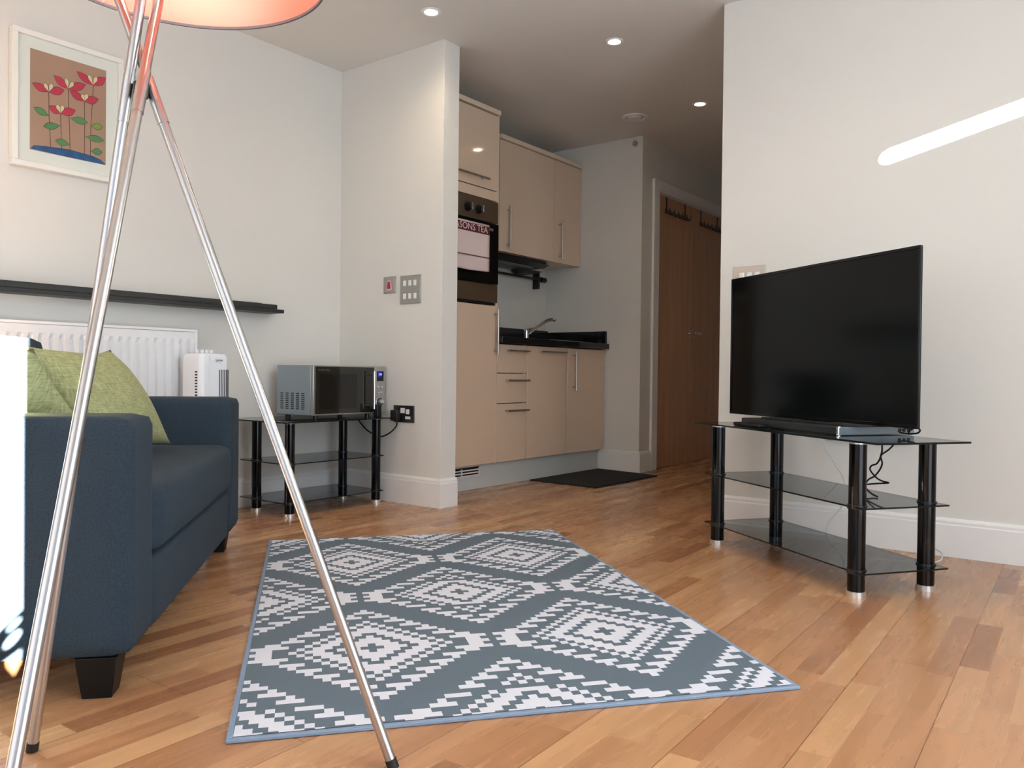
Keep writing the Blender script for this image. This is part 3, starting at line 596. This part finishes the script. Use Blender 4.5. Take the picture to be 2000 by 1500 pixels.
build('handle', hh, CHROME, mw, smooth=True)
cp = build('control_panel', MB().box(0, .004, .388, W_-.002, .002, Hh-.002), mat('silver_front', (176, 176, 172), .3, metal=.75), mw, bevel=.001)
build('display', MB().box(.004, .0055, .404, .448, .165, .215), mat('display_black', (8, 8, 26), .1), cp)
build('lit_digits_panel', MB().box(.0055, .0058, .412, .436, .190, .208), mat('lcd_blue', (30, 30, 190), .3, emit=(40, 50, 255), estr=.9), cp)
text('digits', '1:08', .011, mat('lcd_digit', (180, 180, 255), .3, emit=(170, 170, 255), estr=1.2), cp, face_px((.006, .424, .199)), label='pale blue clock digits')
for j in range(2):
    for i in range(2): build('button', MB().lathe([(0, .005), (.006, .004), (.008, 0)], (.004, .414+i*.022, .105+j*.030), 16, axis='x'), CHROME, cp, smooth=True)
build('dial', MB().lathe([(0, .018), (.013, .017), (.015, .012), (.016, 0)], (.004, .426, .058), 28, axis='x'), CHROME, cp, smooth=True)
build('dial_ring', MB().lathe([(.016, .002), (.020, .002), (.020, 0)], (.004, .426, .058), 28, axis='x'), BLACKM, cp, smooth=True)
vs_ = MB()
for r_ in range(9):
    for c_ in range(5): vs_.box(-Dp+.03+c_*.040, -Dp+.052+c_*.040, -.0012, .0005, .028+r_*.0092, .0325+r_*.0092)
build('side_vents', vs_, BLACKM, mw)
for x in (-.24, -.03):
    for y in (.04, .37): build('foot', MB().cyl((x, y, -.0158), (x, y, 0), .012), BLACKM, mw, smooth=True)
text('brand_mark', 'Russell Hobbs', .0125, mat('mark_silver', (96, 96, 92), .4), mw, face_px((.0046, .062, Hh-.022)), label='small grey brand lettering')
tag(build('power_adapter', MB().box(-3.035, -3.005, 2.835, 2.865, .4372, .500), BLACKM, bevel=.003), 'small black upright adapter at the end of the microwave stand', 'adapter')

# ---------------------------------------------------------------- rug
rug = thing('rug', 'slate grey rug with ivory stepped diamond pattern on the wooden floor', 'rug', (-1.262, .834, 0), math.atan2(.783, .622))
RW, RL, E_ = 1.152, 1.768, .012
mb = MB(); cu, cv = .0183, .0203
def cell(i, j):      # i counts half cells across, j whole rows along
    for oi, oj in ((0, 0), (16, 22)):
        x_ = ((i+.5)/2-oi+16) % 32-16; b_ = (j-oj+22) % 44-22; f_ = abs(x_)+abs(b_); A_, B_ = int(abs(x_)+.5), abs(b_); k = A_+B_
        if k <= 1: return False
        if f_ < 4.5: return True
        if f_ < 6: return False
        if k in (6, 7, 8, 10): return True
        if k == 9: return False
        if B_ <= 15:
            e = 15-B_
            if B_ == 15: return A_ == 0
            if B_ == 1 and A_ in (13, 14): return True
            if B_ == 3 and A_ in (12, 13): return True
            if B_ == 0 and 13 <= A_ <= 15: return True
            if B_ == 2 and 12 <= A_ <= 15: return True
            if B_ % 2 == 0 and e-2 <= A_ <= e: return True
            if B_ % 2 == 1 and A_ == e: return True
    return False
nu = int(RW/cu)+2; nv = int(RL/cv)+2; z_ = .0082
def clampu(x): return min(max(x, E_), RW-E_)
def clampv(x): return min(max(x, E_), RL-E_)
us, vs0 = .291, .435
for j in range(-30, 90):
    va, vb = clampv(vs0+(j-.5)*cv), clampv(vs0+(j+.5)*cv)
    if vb-va < 1e-5: continue
    i = -40
    while i < 120:
        st = cell(i, j); k = i
        while k+1 < 120 and cell(k+1, j) == st: k += 1
        ua, ub = clampu(us+i*cu/2), clampu(us+(k+1)*cu/2)
        if ub-ua > 1e-5: mb.add([(ua, va, z_), (ub, va, z_), (ub, vb, z_), (ua, vb, z_)], [(0, 1, 2, 3)], 1 if st else 0)
        i = k+1
build('pile', mb, [RUGD, RUGW], rug)
bo = MB().box(0, RW, 0, E_, .0005, .0078).box(0, RW, RL-E_, RL, .0005, .0078).box(0, E_, E_, RL-E_, .0005, .0078).box(RW-E_, RW, E_, RL-E_, .0005, .0078).box(E_, RW-E_, E_, RL-E_, .0005, .006)
build('binding', bo, RUGB, rug, bevel=.002, label='blue-grey bound edge')

# ---------------------------------------------------------------- sofa
sf = thing('sofa', 'navy blue fabric two-seat sofa with square arms and black feet', 'sofa', (-1.576, .827, 0), math.atan2(.6726, -.74))
def soft(name, x0, x1, y0, y1, z0, z1, r, label=None, puff=0, parent=sf, m_=SOFA, cuts=10):
    bm = bmesh.new(); bmesh.ops.create_cube(bm, size=1)
    bmesh.ops.subdivide_edges(bm, edges=bm.edges[:], cuts=cuts, use_grid_fill=True)
    cx, cy, cz, a_, b_, c_ = (x0+x1)/2, (y0+y1)/2, (z0+z1)/2, (x1-x0)/2, (y1-y0)/2, (z1-z0)/2
    for v_ in bm.verts:
        p = [v_.co.x*2, v_.co.y*2, v_.co.z*2]
        # concentrate grid toward edges for a rounder corner
        q = [math.copysign(abs(t)**.55, t) for t in p]
        P = Vector((q[0]*a_, q[1]*b_, q[2]*c_))
        I = Vector((max(-a_+r, min(a_-r, P.x)), max(-b_+r, min(b_-r, P.y)), max(-c_+r, min(c_-r, P.z))))
        d = P-I
        if d.length > 1e-6: P = I+d.normalized()*min(r, d.length) if d.length > r else P
        if puff:
            sx, sy, sz = P.x/a_, P.y/b_, P.z/c_
            if sz > .5: P.z += puff*(1-sx*sx)*(1-sy*sy)
            if sy < -.5: P.y -= puff*.8*(1-sx*sx)*(1-sz*sz)
        v_.co = P+Vector((cx, cy, cz))
    me = bpy.data.meshes.new(name); bm.to_mesh(me); bm.free(); me.materials.append(m_)
    for p in me.polygons: p.use_smooth = True
    o = bpy.data.objects.new(name, me); COL.objects.link(o); o.parent = parent
    if label: o['label'] = label
    return o
soft('arm', 0, .185, 0, .80, .085, .567, .026)
soft('arm', 1.265, 1.45, 0, .80, .085, .566, .026)
soft('back', .02, 1.43, .657, .805, .10, .768, .035)
soft('front_rail', .187, 1.263, .006, .66, .085, .243, .012)
soft('seat_cushion', .19, 1.26, -.006, .652, .246, .405, .035, puff=.012)
soft('back_cushion', .20, 1.25, .47, .653, .41, .69, .05)
for u_, v_ in ((.012, .03), (1.358, .03), (.012, .70), (1.358, .70)):
    build('leg', MB().frust(u_+.012, u_+.068, v_+.012, v_+.068, 0, u_, u_+.08, v_, v_+.08, .0855), mat('black_lacquer_foot', (7, 7, 7), .5, spec=.3), sf, bevel=.002, label='black tapered foot')
def cushion(name, label, TL, TR, BR, BL, th, seed):
    TL, TR, BR, BL = map(Vector, (TL, TR, BR, BL)); c = (TL+TR+BR+BL)/4
    t = thing(name, label, 'cushion', sf.matrix_basis @ c, math.atan2(.6726, -.74), 'green scatter cushions')
    nn = (TR-TL).cross(BL-TL).normalized(); n = 22; mb = MB(); rnd = random.Random(seed)
    for side in (1, -1):
        vs = []
        for j in range(n+1):
            for i in range(n+1):
                s, r_ = i/n, j/n; a_, b_ = 2*s-1, 2*r_-1
                pin = .15*(1-a_*a_)*abs(b_)**3; pin2 = .10*(1-b_*b_)*abs(a_)**3
                s2 = .5+(a_*(1-pin2))*.5; r2 = .5+(b_*(1-pin))*.5
                P = (TL*(1-s2)+TR*s2)*(1-r2)+(BL*(1-s2)+BR*s2)*r2-c
                hgt = th*.5*((1-a_*a_)*(1-b_*b_))**.6*1.15*(1+.06*math.sin(7*s+seed)*math.sin(5*r_+1))
                vs.append(P+nn*hgt*side)
        mb.add(vs, [(j*(n+1)+i, j*(n+1)+i+1, (j+1)*(n+1)+i+1, (j+1)*(n+1)+i) for j in range(n) for i in range(n)])
    o = build('cover', mb, GREEN, t, smooth=True)
    bm = bmesh.new(); bm.from_mesh(o.data); bmesh.ops.remove_doubles(bm, verts=bm.verts, dist=.0005); bmesh.ops.recalc_face_normals(bm, faces=bm.faces); bm.to_mesh(o.data); bm.free()
    for p in o.data.polygons: p.use_smooth = True
    return t
cushion('scatter_cushion', 'green linen cushion with its pointed corner up, farther along the sofa', (.50, .39, .722), (.95, .31, .722), (1.03, .15, .425), (.53, .20, .42), .13, 1)
cushion('scatter_cushion', 'green linen cushion nearest the near sofa arm, half in sunlight', (.215, .60, .70), (.225, .262, .705), (.44, .14, .43), (.33, .56, .43), .09, 2)

# ---------------------------------------------------------------- tripod lamp
lp = thing('floor_lamp', 'tripod floor lamp with crossed steel legs and copper-lined drum shade', 'lamp', (-1.30, .68, 0))
O = Vector((-1.30, .68, 0))
legs = [((-1.499, .613, 0), (-1.358, .726, 1.31)), ((-1.066, .383, 0), (-1.364, .759, 1.31)), ((-.968, .958, 0), (-1.411, .711, 1.31))]
for a_, b_ in legs:
    a_, b_ = Vector(a_), Vector(b_); d = (b_-a_)/1.31; top = a_+d*1.47
    l = build('leg', MB().cyl(a_+d*.012-O, top-O, .0088, n=28), TUBE, lp, smooth=True, label='brushed steel tube')
    build('rubber_foot', MB().cyl(a_-O+Vector((0, 0, .001)), a_+d*.016-O, .0098, n=20), BLACKR, l, smooth=True)
    build('collar', MB().cyl(a_+d*1.085-O, a_+d*1.165-O, .0100, n=28), TUBE, l, smooth=True)
build('hub', MB().cyl(Vector((-1.352, .722, 1.125))-O, Vector((-1.352, .722, 1.150))-O, .012, n=20), BLACKM, lp, smooth=True)
SC = Vector((-1.315, .765, 1.352))-O; Rs = .25
COPPER = mat('copper_lining', (226, 126, 108), .45, metal=.15)
SHOUT = mat('grey_shade_fabric', (120, 118, 122), .85)
sd = build('lamp_shade', MB().lathe([(Rs, 0), (Rs, .26)], SC, 96).lathe([(Rs-.0015, .26), (Rs-.0015, 0)], SC, 96, mi=1), [SHOUT, COPPER], lp, smooth=True)
build('rim', MB().lathe([(Rs-.003, .004), (Rs-.003, -.001), (Rs+.0015, -.001), (Rs+.0015, .004), (Rs-.003, .004)], SC, 96), mat('rim_grey', (92, 90, 98), .6), sd, smooth=True)
sp = MB()
for k in range(3):
    t_ = math.radians(62+120*k); e = Vector((math.cos(t_), math.sin(t_), 0)); sp.cyl(SC+e*(Rs-.002)+Vector((0, 0, .003)), SC+e*.02+Vector((0, 0, .06)), .0016, n=8)
build('shade_spider', sp, WHITEP, sd, smooth=True)
build('bulb_holder', MB().cyl(SC+Vector((0, 0, .06)), SC+Vector((0, 0, .10)), .018), WHITEP, lp, smooth=True)
build('bulb', MB().lathe([(0, .185), (.022, .178), (.03, .155), (.026, .125), (.014, .10)], SC, 28), mat('bulb_glow', (255, 236, 200), .4, emit=(255, 226, 180), estr=8), lp, smooth=True)
light('lamp_light', 'POINT', SC+O+Vector((-.085, .015, .115)), 1.7, (1, .88, .82), shadow_soft_size=.035)
